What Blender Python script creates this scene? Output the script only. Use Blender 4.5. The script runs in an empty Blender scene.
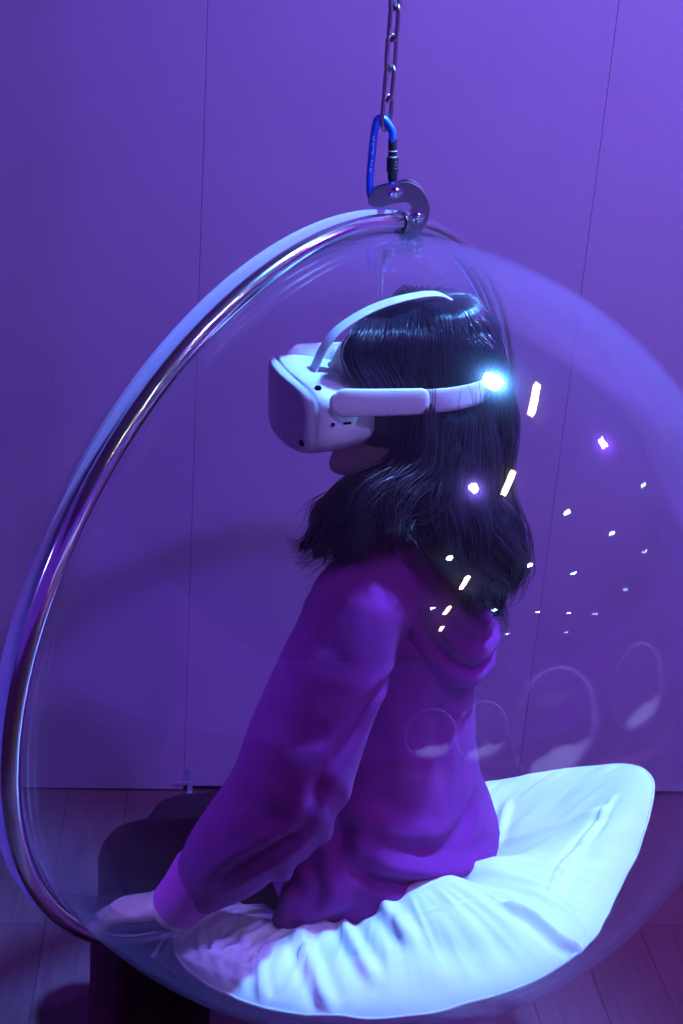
import bpy, bmesh, math, random
import numpy as np
from mathutils import Vector, Matrix, noise
from mathutils.bvhtree import BVHTree
random.seed(7); rng = np.random.default_rng(7)
S = bpy.context.scene
COL = S.collection
R_ = math.radians

# ------------------------------------------------------------------ camera
F = 1422.2; W, H = 683, 1024
VP = np.array([80., 4150.])
dn = np.array([VP[0]-W/2, VP[1]-H/2, F]); dn /= np.linalg.norm(dn)
up = -dn; fwd = np.array([0, 0, 1.])
fh = fwd-up*fwd.dot(up); fh /= np.linalg.norm(fh)
rt = np.cross(fh, up)
RM = np.array([rt, fh, up])           # world <- camera (x right, y down, z forward)
CAM = np.array([0, 0, 1.7])
def ray(x, y):
    c = np.array([x-W/2, y-H/2, F]); c /= np.linalg.norm(c)
    return RM@c
def at(x, y, Y):                       # point of the place at depth Y seen at a photo pixel
    r = ray(x, y); return Vector(CAM+r*((Y-CAM[1])/r[1]))
cd = bpy.data.cameras.new('camera'); cam = bpy.data.objects.new('camera', cd); COL.objects.link(cam)
cd.sensor_fit = 'VERTICAL'; cd.sensor_height = 36; cd.lens = 36*F/H; cd.clip_start = .02; cd.clip_end = 60
m = Matrix.Identity(4)
cx, cy, cz = RM[:, 0], -RM[:, 1], -RM[:, 2]
for i in range(3):
    m[i][0], m[i][1], m[i][2], m[i][3] = cx[i], cy[i], cz[i], CAM[i]
cam.matrix_world = m
cd.dof.use_dof = False
S.camera = cam

# ------------------------------------------------------------------ materials
def mat(name): 
    M = bpy.data.materials.new(name); M.use_nodes = True
    nt = M.node_tree; nt.nodes.clear()
    out = nt.nodes.new('ShaderNodeOutputMaterial')
    return M, nt, out
def N(nt, t, **k):
    n = nt.nodes.new(t)
    for a, b in k.items():
        if a.startswith('i_'):
            key = a[2:].replace('_', ' ')
            n.inputs[key].default_value = b
        else: setattr(n, a, b)
    return n
def principled(name, col, rough=.5, metal=0, bump=None, spec=.5, sheen=0, coat=0, sub=0, colvar=0, cscale=8, aniso=0):
    M, nt, out = mat(name)
    p = N(nt, 'ShaderNodeBsdfPrincipled')
    p.inputs['Base Color'].default_value = (*col, 1); p.inputs['Roughness'].default_value = rough
    p.inputs['Metallic'].default_value = metal; p.inputs['Specular IOR Level'].default_value = spec
    p.inputs['Sheen Weight'].default_value = sheen; p.inputs['Coat Weight'].default_value = coat
    p.inputs['Anisotropic'].default_value = aniso
    if sub:
        p.inputs['Subsurface Weight'].default_value = sub; p.inputs['Subsurface Scale'].default_value = .01
    tc = N(nt, 'ShaderNodeTexCoord')
    if bump:
        sc, st, dist = bump
        nz = N(nt, 'ShaderNodeTexNoise'); nz.inputs['Scale'].default_value = sc; nz.inputs['Detail'].default_value = 6
        nt.links.new(tc.outputs['Object'], nz.inputs['Vector'])
        b = N(nt, 'ShaderNodeBump'); b.inputs['Strength'].default_value = st; b.inputs['Distance'].default_value = dist
        nt.links.new(nz.outputs['Fac'], b.inputs['Height']); nt.links.new(b.outputs['Normal'], p.inputs['Normal'])
    if colvar:
        n2 = N(nt, 'ShaderNodeTexNoise'); n2.inputs['Scale'].default_value = cscale; n2.inputs['Detail'].default_value = 5
        nt.links.new(tc.outputs['Object'], n2.inputs['Vector'])
        r = N(nt, 'ShaderNodeMapRange'); r.inputs['To Min'].default_value = 1-colvar; r.inputs['To Max'].default_value = 1+colvar
        nt.links.new(n2.outputs['Fac'], r.inputs['Value'])
        mx = N(nt, 'ShaderNodeVectorMath', operation='SCALE'); mx.inputs[0].default_value = col
        nt.links.new(r.outputs['Result'], mx.inputs['Scale']); nt.links.new(mx.outputs['Vector'], p.inputs['Base Color'])
    nt.links.new(p.outputs['BSDF'], out.inputs['Surface'])
    return M
def acrylic(name, tint=(.985, .985, 1), f0=.045, haze=0., hazecol=(.6, .6, 1), rough=0.0, smudge=0, graze=0):
    M, nt, out = mat(name)
    tr = N(nt, 'ShaderNodeBsdfTransparent'); tr.inputs['Color'].default_value = (*tint, 1)
    gl = N(nt, 'ShaderNodeBsdfGlossy'); gl.inputs['Roughness'].default_value = rough; gl.inputs['Color'].default_value = (1, 1, 1, 1)
    lw = N(nt, 'ShaderNodeLayerWeight'); lw.inputs['Blend'].default_value = .5
    pw = N(nt, 'ShaderNodeMath', operation='POWER'); pw.inputs[1].default_value = 5
    ml = N(nt, 'ShaderNodeMath', operation='MULTIPLY_ADD'); ml.inputs[1].default_value = 1-f0; ml.inputs[2].default_value = f0
    nt.links.new(lw.outputs['Facing'], pw.inputs[0]); nt.links.new(pw.outputs[0], ml.inputs[0])
    if smudge:
        g2 = N(nt, 'ShaderNodeBsdfGlossy'); g2.inputs['Roughness'].default_value = .16
        gm = N(nt, 'ShaderNodeMixShader'); gm.inputs['Fac'].default_value = smudge
        nt.links.new(gl.outputs[0], gm.inputs[1]); nt.links.new(g2.outputs[0], gm.inputs[2]); gl = gm
    mx = N(nt, 'ShaderNodeMixShader'); nt.links.new(ml.outputs[0], mx.inputs['Fac'])
    base = tr.outputs[0]
    if haze:
        df = N(nt, 'ShaderNodeBsdfDiffuse'); df.inputs['Color'].default_value = (*hazecol, 1)
        tl = N(nt, 'ShaderNodeBsdfTranslucent'); tl.inputs['Color'].default_value = (*hazecol, 1)
        h2 = N(nt, 'ShaderNodeMixShader'); h2.inputs['Fac'].default_value = .5
        nt.links.new(df.outputs[0], h2.inputs[1]); nt.links.new(tl.outputs[0], h2.inputs[2])
        h = N(nt, 'ShaderNodeMixShader'); h.inputs['Fac'].default_value = haze
        if graze:
            p4 = N(nt, 'ShaderNodeMath', operation='POWER'); p4.inputs[1].default_value = 3.0; nt.links.new(lw.outputs['Facing'], p4.inputs[0])
            m4 = N(nt, 'ShaderNodeMath', operation='MULTIPLY_ADD'); m4.inputs[1].default_value = graze; m4.inputs[2].default_value = haze; nt.links.new(p4.outputs[0], m4.inputs[0]); nt.links.new(m4.outputs[0], h.inputs['Fac'])  # pale haze grows at grazing view, painting a lit outline on the shell
        nt.links.new(tr.outputs[0], h.inputs[1]); nt.links.new(h2.outputs[0], h.inputs[2]); base = h.outputs[0]
    nt.links.new(base, mx.inputs[1]); nt.links.new(gl.outputs[0], mx.inputs[2])
    nt.links.new(mx.outputs[0], out.inputs['Surface'])
    return M
def emit(name, col, st):
    M, nt, out = mat(name); e = N(nt, 'ShaderNodeEmission'); e.inputs['Color'].default_value = (*col, 1); e.inputs['Strength'].default_value = st
    nt.links.new(e.outputs[0], out.inputs['Surface']); return M

def wall_mat():
    M = principled('wall_fabric_panel', (.40, .285, .47), .8, bump=None, spec=.25)
    nt = M.node_tree; p = [n for n in nt.nodes if n.type == 'BSDF_PRINCIPLED'][0]
    tc = [n for n in nt.nodes if n.type == 'TEX_COORD'][0]
    mp = N(nt, 'ShaderNodeMapping'); mp.inputs['Scale'].default_value = (1, 1, .25)
    nt.links.new(tc.outputs['Object'], mp.inputs['Vector'])
    n1 = N(nt, 'ShaderNodeTexNoise'); n1.inputs['Scale'].default_value = 420; n1.inputs['Detail'].default_value = 2
    nt.links.new(mp.outputs[0], n1.inputs['Vector'])
    n2 = N(nt, 'ShaderNodeTexNoise'); n2.inputs['Scale'].default_value = 5; n2.inputs['Detail'].default_value = 7
    nt.links.new(tc.outputs['Object'], n2.inputs['Vector'])
    r = N(nt, 'ShaderNodeMapRange'); r.inputs['To Min'].default_value = .93; r.inputs['To Max'].default_value = 1.06
    nt.links.new(n2.outputs['Fac'], r.inputs['Value'])
    sc = N(nt, 'ShaderNodeVectorMath', operation='SCALE'); sc.inputs[0].default_value = (.40, .285, .47)
    nt.links.new(r.outputs[0], sc.inputs['Scale']); nt.links.new(sc.outputs[0], p.inputs['Base Color'])
    b = N(nt, 'ShaderNodeBump'); b.inputs['Strength'].default_value = .35; b.inputs['Distance'].default_value = .001
    nt.links.new(n1.outputs['Fac'], b.inputs['Height']); nt.links.new(b.outputs['Normal'], p.inputs['Normal'])
    return M
def floor_mat():
    M, nt, out = mat('floor_planks')
    p = N(nt, 'ShaderNodeBsdfPrincipled'); tc = N(nt, 'ShaderNodeTexCoord')
    mp = N(nt, 'ShaderNodeMapping'); mp.inputs['Rotation'].default_value = (0, 0, R_(90)); nt.links.new(tc.outputs['Object'], mp.inputs['Vector'])
    br = N(nt, 'ShaderNodeTexBrick'); br.inputs['Scale'].default_value = 1; br.inputs['Mortar Size'].default_value = .0018
    br.inputs['Brick Width'].default_value = 1.1; br.inputs['Row Height'].default_value = .125; br.offset = .37
    br.inputs['Color1'].default_value = (.12, .036, .068, 1); br.inputs['Color2'].default_value = (.145, .045, .084, 1); br.inputs['Mortar'].default_value = (.085, .027, .05, 1)
    nt.links.new(mp.outputs[0], br.inputs['Vector'])
    m2 = N(nt, 'ShaderNodeMapping'); m2.inputs['Scale'].default_value = (14, 1.2, 1); nt.links.new(tc.outputs['Object'], m2.inputs['Vector'])
    nz = N(nt, 'ShaderNodeTexNoise'); nz.inputs['Scale'].default_value = 6; nz.inputs['Detail'].default_value = 8; nz.inputs['Distortion'].default_value = .6
    nt.links.new(m2.outputs[0], nz.inputs['Vector'])
    r = N(nt, 'ShaderNodeMapRange'); r.inputs['To Min'].default_value = .55; r.inputs['To Max'].default_value = 1.4; nt.links.new(nz.outputs['Fac'], r.inputs['Value'])
    sc = N(nt, 'ShaderNodeVectorMath', operation='SCALE'); nt.links.new(br.outputs['Color'], sc.inputs[0]); nt.links.new(r.outputs[0], sc.inputs['Scale'])
    nt.links.new(sc.outputs[0], p.inputs['Base Color']); p.inputs['Roughness'].default_value = .42
    b = N(nt, 'ShaderNodeBump'); b.inputs['Strength'].default_value = .5; b.inputs['Distance'].default_value = .002; b.invert = True
    nt.links.new(br.outputs['Fac'], b.inputs['Height']); nt.links.new(b.outputs['Normal'], p.inputs['Normal'])
    nt.links.new(p.outputs[0], out.inputs['Surface']); return M
def hair_mat():
    M = principled('dark_hair', (.007, .006, .014), .32, spec=1.0, aniso=.3)
    return M
MAT = dict(
    wall=wall_mat(), floor=floor_mat(), gap=principled('dark_gap', (.02, .015, .02), .8),
    ceiling=principled('ceiling_paint', (.35, .33, .36), .8, bump=(40, .2, .002)),
    shell=acrylic('clear_acrylic', (.985, .98, .995), .050, .0015, (.72, .50, 1), smudge=.06, graze=.085), lip=acrylic('acrylic_edge', (.8, .8, 1), .12, .90, (.72, .60, .95), .12),  # pale diffuse colour in the flange stands for its edge glow
    chrome=principled('polished_steel', (.75, .74, .78), .13, 1, bump=(9, .03, .01)), steel=principled('brushed_steel', (.30, .25, .29), .33, 1, bump=(200, .1, .0005)),
    chain=principled('steel_chain', (.42, .36, .38), .28, 1, bump=(300, .2, .0004)),
    blue=principled('blue_anodised_aluminium', (.04, .24, 1.0), .3, .6), black=principled('black_rubber', (.012, .012, .016), .45),
    print=principled('white_print', (.8, .85, .95), .5),
    white=principled('white_matte_plastic', (.80, .80, .82), .38, bump=(900, .12, .0002)), whitefab=principled('white_woven_strap', (.70, .69, .74), .85, bump=(700, .5, .0006)),
    band=principled('white_silicone_band', (.74, .73, .77), .6, bump=(1200, .2, .0002)), facepad=principled('dark_foam', (.035, .035, .07), .55, spec=.6),
    lens=principled('black_lens', (.002, .002, .003), .8, spec=0), skin=principled('skin', (.70, .50, .46), .5, sub=.15, bump=(500, .12, .0005)),
    lips=principled('lips', (.38, .14, .15), .4),
    hoodie=principled('purple_sweatshirt', (.205, .018, .18), .92, bump=(650, .6, .0009), sheen=.03, spec=.15, colvar=.16, cscale=30),
    rib=principled('purple_rib', (.50, .05, .42), .85, bump=(900, .5, .0008), sheen=.1, spec=.15),
    trousers=principled('dark_trousers', (.030, .003, .014), .9, bump=(700, .4, .0008), spec=.06), shoe=principled('dark_shoe', (.03, .02, .03), .6),
    cotton=principled('white_cotton', (.86, .86, .84), .85, bump=(900, .25, .0005), sheen=.15, spec=.2),
    hair=hair_mat(), housing=principled('lamp_housing', (.6, .6, .62), .4, .6),
    dl=emit('cold_led', (.55, .8, 1), 60), bar=emit('warm_tube', (1, .82, .55), 45), spotled=emit('blue_spot_led', (.3, .5, 1), 260),
    tape=acrylic('translucent_strip', (.8, .8, 1), .1, .55, (.75, .8, 1), .2),
)

# ------------------------------------------------------------------ object helpers
def tag(o, label=None, cat=None, group=None, kind=None):
    if label: o['label'] = label
    if cat: o['category'] = cat
    if group: o['group'] = group
    if kind: o['kind'] = kind
    return o
def thing(name, loc, label, cat, group=None):
    o = bpy.data.objects.new(name, None); COL.objects.link(o); o.location = loc; o.empty_display_size = .05
    return tag(o, label, cat, group)
def wloc(o):
    v = Vector(o.location); q = o
    while q.parent: q = q.parent; v = Vector(q.location) if q.type == 'EMPTY' else v
    return v
def link(name, me, material, parent=None, smooth=True):
    me.materials.clear(); me.materials.append(material)
    if smooth: me.shade_smooth()
    o = bpy.data.objects.new(name, me); COL.objects.link(o)
    if parent is not None:
        o.parent = parent
        if parent.type == 'EMPTY': o.matrix_parent_inverse = Matrix.Translation(-Vector(parent.location))
    return o
def mesh(verts, faces, name='m'):
    me = bpy.data.meshes.new(name)
    me.from_pydata([tuple(v) for v in verts], [], [tuple(f) for f in faces]); me.update(); return me
def mk(name, verts, faces, material, parent=None, smooth=True, sharp=None):
    o = link(name, mesh(verts, faces, name), material, parent, smooth)
    if sharp: o.data.set_sharp_from_angle(angle=R_(sharp))
    return o
def merge(parts):
    V, Fc = [], []
    for v, f in parts:
        k = len(V); V += list(v); Fc += [tuple(i+k for i in q) for q in f]
    return V, Fc
def catmull(P, n):
    P = [np.array(p, float) for p in P]
    Q = [2*P[0]-P[1]]+P+[2*P[-1]-P[-2]]; out = []
    for s in range(len(P)-1):
        for k in range(n):
            t = k/n; a, b, c, d = Q[s:s+4]
            out.append(.5*((2*b)+(-a+c)*t+(2*a-5*b+4*c-d)*t*t+(-a+3*b-3*c+d)*t**3))
    out.append(P[-1]); return np.array(out)
def frames(P, ref=None):
    P = np.asarray(P); T = np.gradient(P, axis=0); T /= np.linalg.norm(T, axis=1)[:, None]+1e-12
    A = []
    if ref is not None: a = np.array(ref, float)
    else: a = np.array([0, 0, 1.]) if abs(T[0][2]) < .8 else np.array([1., 0, 0])
    for t in T:
        if ref is not None: a = np.array(ref, float)
        a = a-t*a.dot(t); a /= np.linalg.norm(a)+1e-12; A.append(a)
    A = np.array(A); B = np.cross(T, A); return T, A, B
def tube(P, r, n=12, ref=None, closed=False, cap=True, sq=2.0, roundcap=True):
    """r: float | list of float | list of (ra, rb); ra along ref direction, rb across"""
    P = np.asarray(P, float); L = len(P)
    if closed:
        T = np.roll(P, -1, 0)-np.roll(P, 1, 0); T /= np.linalg.norm(T, axis=1)[:, None]
        a0 = np.array(ref if ref is not None else [0, 0, 1.], float); A = []
        for t in T:
            a = a0-t*a0.dot(t); a /= np.linalg.norm(a); A.append(a)
            if ref is None: a0 = a
        A = np.array(A); B = np.cross(T, A)
    else: T, A, B = frames(P, ref)
    rr = np.array([(x, x) if np.isscalar(x) else x for x in ([r]*L if np.isscalar(r) else r)], float)
    if cap and roundcap and not closed:
        k = 3; e0 = []; e1 = []
        for i in range(k, 0, -1):
            s = math.sin(i/(k+.3)*math.pi/2); c = math.cos(i/(k+.3)*math.pi/2)
            e0.append((P[0]-T[0]*rr[0].mean()*s, rr[0]*c, T[0], A[0], B[0]))
        for i in range(1, k+1):
            s = math.sin(i/(k+.3)*math.pi/2); c = math.cos(i/(k+.3)*math.pi/2)
            e1.append((P[-1]+T[-1]*rr[-1].mean()*s, rr[-1]*c, T[-1], A[-1], B[-1]))
        P = np.array([e[0] for e in e0]+list(P)+[e[0] for e in e1])
        rr = np.array([e[1] for e in e0]+list(rr)+[e[1] for e in e1])
        A = np.array([e[3] for e in e0]+list(A)+[e[3] for e in e1]); B = np.array([e[4] for e in e0]+list(B)+[e[4] for e in e1])
        L = len(P)
    V = []; Fc = []
    for i in range(L):
        for j in range(n):
            th = 2*math.pi*j/n; c, s = math.cos(th), math.sin(th)
            if sq != 2.0:
                c = math.copysign(abs(c)**(2/sq), c); s = math.copysign(abs(s)**(2/sq), s)
            V.append(P[i]+A[i]*rr[i][0]*c+B[i]*rr[i][1]*s)
    for i in range(L if closed else L-1):
        for j in range(n):
            a = i*n+j; b = i*n+(j+1) % n; i2 = (i+1) % L
            Fc.append((a, b, i2*n+(j+1) % n, i2*n+j))
    if not closed and cap:
        Fc.append(tuple(range(n-1, -1, -1))); Fc.append(tuple((L-1)*n+j for j in range(n)))
    return V, Fc
def lathe(prof, o, ax, n=48, ref=None):
    """prof: list (r, h) about axis ax from o"""
    ax = np.array(ax, float); ax /= np.linalg.norm(ax)
    a = np.cross(ax, [0, 0, 1.]) if abs(ax[2]) < .9 else np.cross(ax, [1., 0, 0]); a /= np.linalg.norm(a); b = np.cross(ax, a)
    V = []; Fc = []; L = len(prof)
    for r, h in prof:
        for j in range(n):
            t = 2*math.pi*j/n; V.append(np.array(o)+ax*h+(a*math.cos(t)+b*math.sin(t))*max(r, 1e-5))
    for i in range(L-1):
        for j in range(n): Fc.append((i*n+j, i*n+(j+1) % n, (i+1)*n+(j+1) % n, (i+1)*n+j))
    return V, Fc
def box(c, s, rot=None):
    V = []
    for x in (-.5, .5):
        for y in (-.5, .5):
            for z in (-.5, .5):
                v = np.array([x*s[0], y*s[1], z*s[2]])
                if rot is not None: v = np.array(rot)@v
                V.append(np.array(c)+v)
    return V, [(0, 1, 3, 2), (4, 6, 7, 5), (0, 4, 5, 1), (2, 3, 7, 6), (0, 2, 6, 4), (1, 5, 7, 3)]
def bevel(o, w, seg=2):
    md = o.modifiers.new('bevel', 'BEVEL'); md.width = w; md.segments = seg; md.limit_method = 'ANGLE'; md.angle_limit = R_(35); return o
def fuse(parts, voxel, smooth=4, name='fused'):
    V, Fc = merge(parts); me = mesh(V, Fc); bm = bmesh.new(); bm.from_mesh(me)
    bmesh.ops.recalc_face_normals(bm, faces=bm.faces); bm.to_mesh(me); bm.free()
    o = bpy.data.objects.new('tmp', me); COL.objects.link(o)
    md = o.modifiers.new('r', 'REMESH'); md.mode = 'VOXEL'; md.voxel_size = voxel; md.adaptivity = 0
    if smooth:
        sm = o.modifiers.new('s', 'SMOOTH'); sm.factor = .5; sm.iterations = smooth
    dg = bpy.context.evaluated_depsgraph_get(); ev = o.evaluated_get(dg); r = bpy.data.meshes.new_from_object(ev)
    bpy.data.objects.remove(o); r.name = name; return r
def get_co(me):
    a = np.empty(len(me.vertices)*3); me.vertices.foreach_get('co', a); return a.reshape(-1, 3)
def get_no(me):
    a = np.empty(len(me.vertices)*3); me.vertices.foreach_get('normal', a); return a.reshape(-1, 3)
def set_co(me, a): me.vertices.foreach_set('co', a.ravel()); me.update()
def onto(me, pts):
    """photo pixels dropped on the surface -> 3-D points"""
    bvh = BVHTree.FromPolygons([v.co for v in me.vertices], [tuple(p.vertices) for p in me.polygons]); out = []
    for x, y in pts:
        h = bvh.ray_cast(Vector(CAM), Vector(ray(x, y)))
        if h[0] is not None: out.append(np.array(h[0]))
    return out
def folds(me, strokes, clamp=.02):
    """each stroke: (polyline in photo pixels, half width, depth); positive depth raises a ridge"""
    co = get_co(me); no = get_no(me); D = np.zeros(len(co))
    for st in strokes:
        pts, w, amp = st[:3]; P = onto(me, pts)
        if len(P) < 2: continue
        P = catmull(P, 5); best = np.full(len(co), 9.); tt = np.zeros(len(co)); L = len(P)-1
        near = np.linalg.norm(co-P.mean(0), axis=1) < np.linalg.norm(P-P.mean(0), axis=1).max()+3*w
        c = co[near]; bb = best[near]; t2 = tt[near]
        for i in range(L):
            e = P[i+1]-P[i]; t = np.clip(((c-P[i])@e)/(e@e+1e-12), 0, 1); d = np.linalg.norm(c-(P[i]+t[:, None]*e), axis=1)
            k = d < bb; bb[k] = d[k]; t2[k] = (i+t[k])/L
        taper = np.clip(np.minimum(t2, 1-t2)*5+.25, 0, 1)
        D[near] += amp*taper*np.exp(-(bb/w)**2)-amp*.35*taper*np.exp(-((bb-1.9*w)/(w*.9))**2)
    D = np.clip(D, -clamp, clamp); set_co(me, co+no*D[:, None])
def fbm_disp(me, scale, amp, oct=3, stretch=(1, 1, 1), seed=0):
    co = get_co(me); no = get_no(me)
    D = np.array([noise.fractal(Vector((c[0]*scale*stretch[0]+seed, c[1]*scale*stretch[1], c[2]*scale*stretch[2])), 1.0, 2.0, oct) for c in co])
    set_co(me, co+no*(D*amp)[:, None])

# ------------------------------------------------------------------ the setting
YAW = R_(6.33); wv = np.array([math.cos(YAW), math.sin(YAW), 0]); wn = np.array([-math.sin(YAW), math.cos(YAW), 0])
w0 = np.array([-.61, 2.602, 0])
RY = [[wv[0], wn[0], 0], [wv[1], wn[1], 0], [0, 0, 1]]
cen = np.array([2.2, -.6, 0])
f = mk('floor', *box(cen+[0, 0, -.02], (13, 9, .04), RY), MAT['floor'], None, False)
f.data.transform(Matrix.Rotation(-YAW, 4, 'Z')); f.rotation_euler = (0, 0, YAW); tag(f, kind='structure')
c = mk('ceiling', *box(cen+[0, 0, 3.03], (13, 9, .04), RY), MAT['ceiling'], None, False); tag(c, kind='structure')
parts = []
seam0 = -.2975; u0 = (np.array([seam0, 2.6352, 0])-w0)@wv
for k in range(-5, 11):
    a = u0+k*.732; wd = .732-.0007; gp = .013 if k >= 0 else .004
    parts.append(box(w0+wv*(a+.366)+wn*.012+np.array([0, 0, 1.5+gp/2]), (wd, .024, 3.0-gp-.0005), RY))
o = mk('wall_back', *merge(parts), MAT['wall'], None, False); bevel(o, .0006, 1); tag(o, kind='structure')
o = mk('gap_backing_1', *box(w0+wv*2.6+wn*.05+np.array([0, 0, 1.5]), (12, .05, 3.0), RY), MAT['gap'], None, False); tag(o, kind='structure')  # dark sheet added behind the panels, its colour gives the shade in their gaps
del parts

# crossed translucent bluish strips at the foot of the wall
wp = np.array(at(190, 790, 2.62)); ub = (wp-w0)@wv; tb_ = w0+wv*ub
tp_ = thing('pale_strips', tuple(tb_), 'short crossed translucent bluish strips where wall panel meets floor, left of the sleeve', 'tape')
mk('upright_strip', *merge([box(tb_-wn*.0012+np.array([0, 0, .028]), (.011, .0012, .056), RY), box(tb_-wn*.018+np.array([0, 0, .0012]), (.011, .036, .0012), RY)]), MAT['tape'], tp_, False)
mk('cross_strip', *box(tb_-wn*.0022-wv*.012+np.array([0, 0, .022]), (.044, .0008, .008), RY), MAT['tape'], tp_, False)

# ------------------------------------------------------------------ bubble chair
C = np.array([.0386, 1.7547, .851]); R = .53
n_ = np.array([-.818, .560, .1286]); n_ /= np.linalg.norm(n_)
ra = np.cross(n_, [0, 0, 1.]); ra /= np.linalg.norm(ra); rb = np.cross(ra, n_)
def ringpt(t, r, d): return C+n_*d+r*(math.cos(t)*ra+math.sin(t)*rb)
chair = thing('bubble_chair', (C[0], C[1], C[2]-R), 'clear acrylic bubble chair with steel ring, hanging in front, holding the seated person', 'chair')
# shell: back pole to neck, then flare to the lip
prof = []
d0 = .1165; a0 = math.acos(d0/R)
a0 = math.acos(.168/R)
for i in range(61):
    a = math.pi-(math.pi-a0)*i/60; prof.append((R*math.sin(a), R*math.cos(a)))
prof += [(.5058, .157), (.5085, .145), (.5105, .136), (.5128, .1290), (.5165, .1248), (.5235, .1235)]
V, Fc = lathe(prof, C, n_, 128)
sh = mk('acrylic_shell', V, Fc, MAT['shell'], chair)
md = sh.modifiers.new('t', 'SOLIDIFY'); md.thickness = .005; md.offset = -1
V, Fc = lathe([(.5180, .1215), (.5405, .1235), (.5425, .125), (.5425, .1295), (.5405, .131), (.519, .131), (.516, .128), (.5165, .123), (.5180, .1215)], C, n_, 160)
mk('rim_flange', V, Fc, MAT['lip'], chair, sharp=40)
RT = .0115
ring = mk('ring_frame', *tube([ringpt(t, .5325, .1045) for t in np.linspace(0, 2*math.pi, 160, endpoint=False)], RT, 20, ref=n_, closed=True), MAT['chrome'], chair)
# small inner gasket ring between tube and shell
mk('clamp_ring', *tube([ringpt(t, .5215, .1165) for t in np.linspace(0, 2*math.pi, 160, endpoint=False)], .004, 8, ref=n_, closed=True), MAT['steel'], chair)
# hanger: twin hooked plates with bolts
YB = 1.84
hook = [(369, 195.5), (368.4, 201), (373, 205.5), (383, 205.5), (394.6, 202.8), (404.5, 201), (409.5, 203), (412, 207.5), (411, 213), (408, 219), (402, 224), (398.5, 229), (399.5, 236), (404, 240.5), (411.6, 238.5), (421.5, 230), (428, 218), (429.3, 204), (424, 191), (416, 183.2), (407, 180), (399, 181.8), (389, 183.5), (377.6, 187), (371.5, 190.5)]
oc = catmull([np.array(at(x, y, YB)) for x, y in hook+hook[:1]], 3)[:-1]
def plate(y0, y1):
    n = len(oc); V = [p+np.array([0, y0, 0]) for p in oc]+[p+np.array([0, y1, 0]) for p in oc]
    Fc = [tuple(range(n)), tuple(range(2*n-1, n-1, -1))]+[(i, (i+1) % n+0, (i+1) % n+n, i+n)[::-1] for i in range(n)]
    return V, Fc
br = mk('hanger_bracket', *merge([plate(-.014, -.009), plate(.009, .014)]), MAT['steel'], chair, False)
bm = bmesh.new(); bm.from_mesh(br.data); bmesh.ops.recalc_face_normals(bm, faces=bm.faces); bm.to_mesh(br.data); bm.free(); bevel(br, .001, 2)
for (x, y, r) in ((395, 190, .0065), (416.5, 215, .0065)):
    p = np.array(at(x, y, YB)); pr = [(0, -.021), (r*.55, -.0205), (r, -.018), (r, -.0145), (r*1.5, -.0142), (r*1.5, -.0135), (r*.7, -.0135), (r*.7, .0135), (r*1.4, .0135), (r*1.4, .017), (r*.6, .019), (0, .019)]
    b = mk('bolt', *lathe(pr, p, (0, 1, 0), 18), MAT['chrome'], br, sharp=35); tag(b, 'shiny domed bolt head')
p0 = np.array(at(399, 229, YB))
tg = np.array([ringpt(1.44+s, .5325, .1045) for s in (-.02, .02)]); tg = tg[1]-tg[0]
t0 = min(np.linspace(1.2, 1.8, 200), key=lambda t: abs(ringpt(t, .5325, .1045)[1]-YB+.0))
rp = ringpt(t0, .5325, .1045); tgd = ringpt(t0+.02, .5325, .1045)-rp
mk('tube_clamp', *tube([rp+tgd*k for k in (-1.2, -.9, .9, 1.2)], [RT+.0015, RT+.0035, RT+.0035, RT+.0015], 20, cap=False), MAT['steel'], chair)
# eyelets through the shell top below the ring
for x, y in ((389, 265), (418, 250)):
    r_ = ray(x, y); oc_ = CAM-C; b_ = r_@oc_; q_ = b_*b_-(oc_@oc_-R*R)
    P = CAM+r_*(-b_-math.sqrt(q_)); nn = (P-C)/R
    e = mk('shell_rivet', *lathe([(0, .004), (.004, .0035), (.0065, .001), (.007, -.0005), (.007, -.006), (0, -.006)], P, nn, 20), MAT['shell'], chair)

# ------------------------------------------------------------------ carabiner
cb = at(383, 200, YB); car = thing('carabiner', tuple(cb), 'blue aluminium carabiner with a black screw gate, linking the chain to the chair bracket', 'carabiner')
Yc = YB
spine = [(392.5, 140), (392, 131), (388.5, 124.5), (384, 119), (379, 118.5), (376, 124), (373.5, 140), (371.5, 160), (370, 180), (370.5, 194), (374.5, 199), (381, 197), (388, 190), (391.5, 184)]
P = catmull([np.array(at(x, y, Yc)) for x, y in spine], 5)
body = mk('carabiner_frame', *tube(P, [(.0062, .0050)]*len(P), 14, ref=(0, 1, 0)), MAT['blue'], car)
g0, g1 = np.array(at(392.6, 138, Yc)), np.array(at(392.6, 183, Yc))
gd = (g1-g0); gl = np.linalg.norm(gd); gd /= gl
pr = [(0, 0), (.005, 0), (.0056, .002), (.0056, gl*.27), (.0052, gl*.275), (.0052, gl*.29), (.0056, gl*.295), (.0058, gl*.41), (.0078, gl*.43), (.0078, gl*.50), (.0072, gl*.51), (.0078, gl*.52), (.0078, gl*.57), (.0072, gl*.58), (.0078, gl*.59), (.0078, gl*.64), (.0072, gl*.65), (.0078, gl*.66), (.0078, gl*.74), (.0066, gl*.76), (.0062, gl*.93), (.005, gl*.96), (0, gl*.96)]
gate = mk('screw_gate', *lathe(pr, g0, gd, 22), MAT['black'], car, sharp=40); tag(gate, 'black knurled screw gate')
for k in (.285, .415):
    mk('gate_band', *lathe([(.0057, gl*k-.0005), (.0061, gl*k-.0004), (.0061, gl*k+.0004), (.0057, gl*k+.0005)], g0, gd, 22), MAT['print'], gate)
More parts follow.
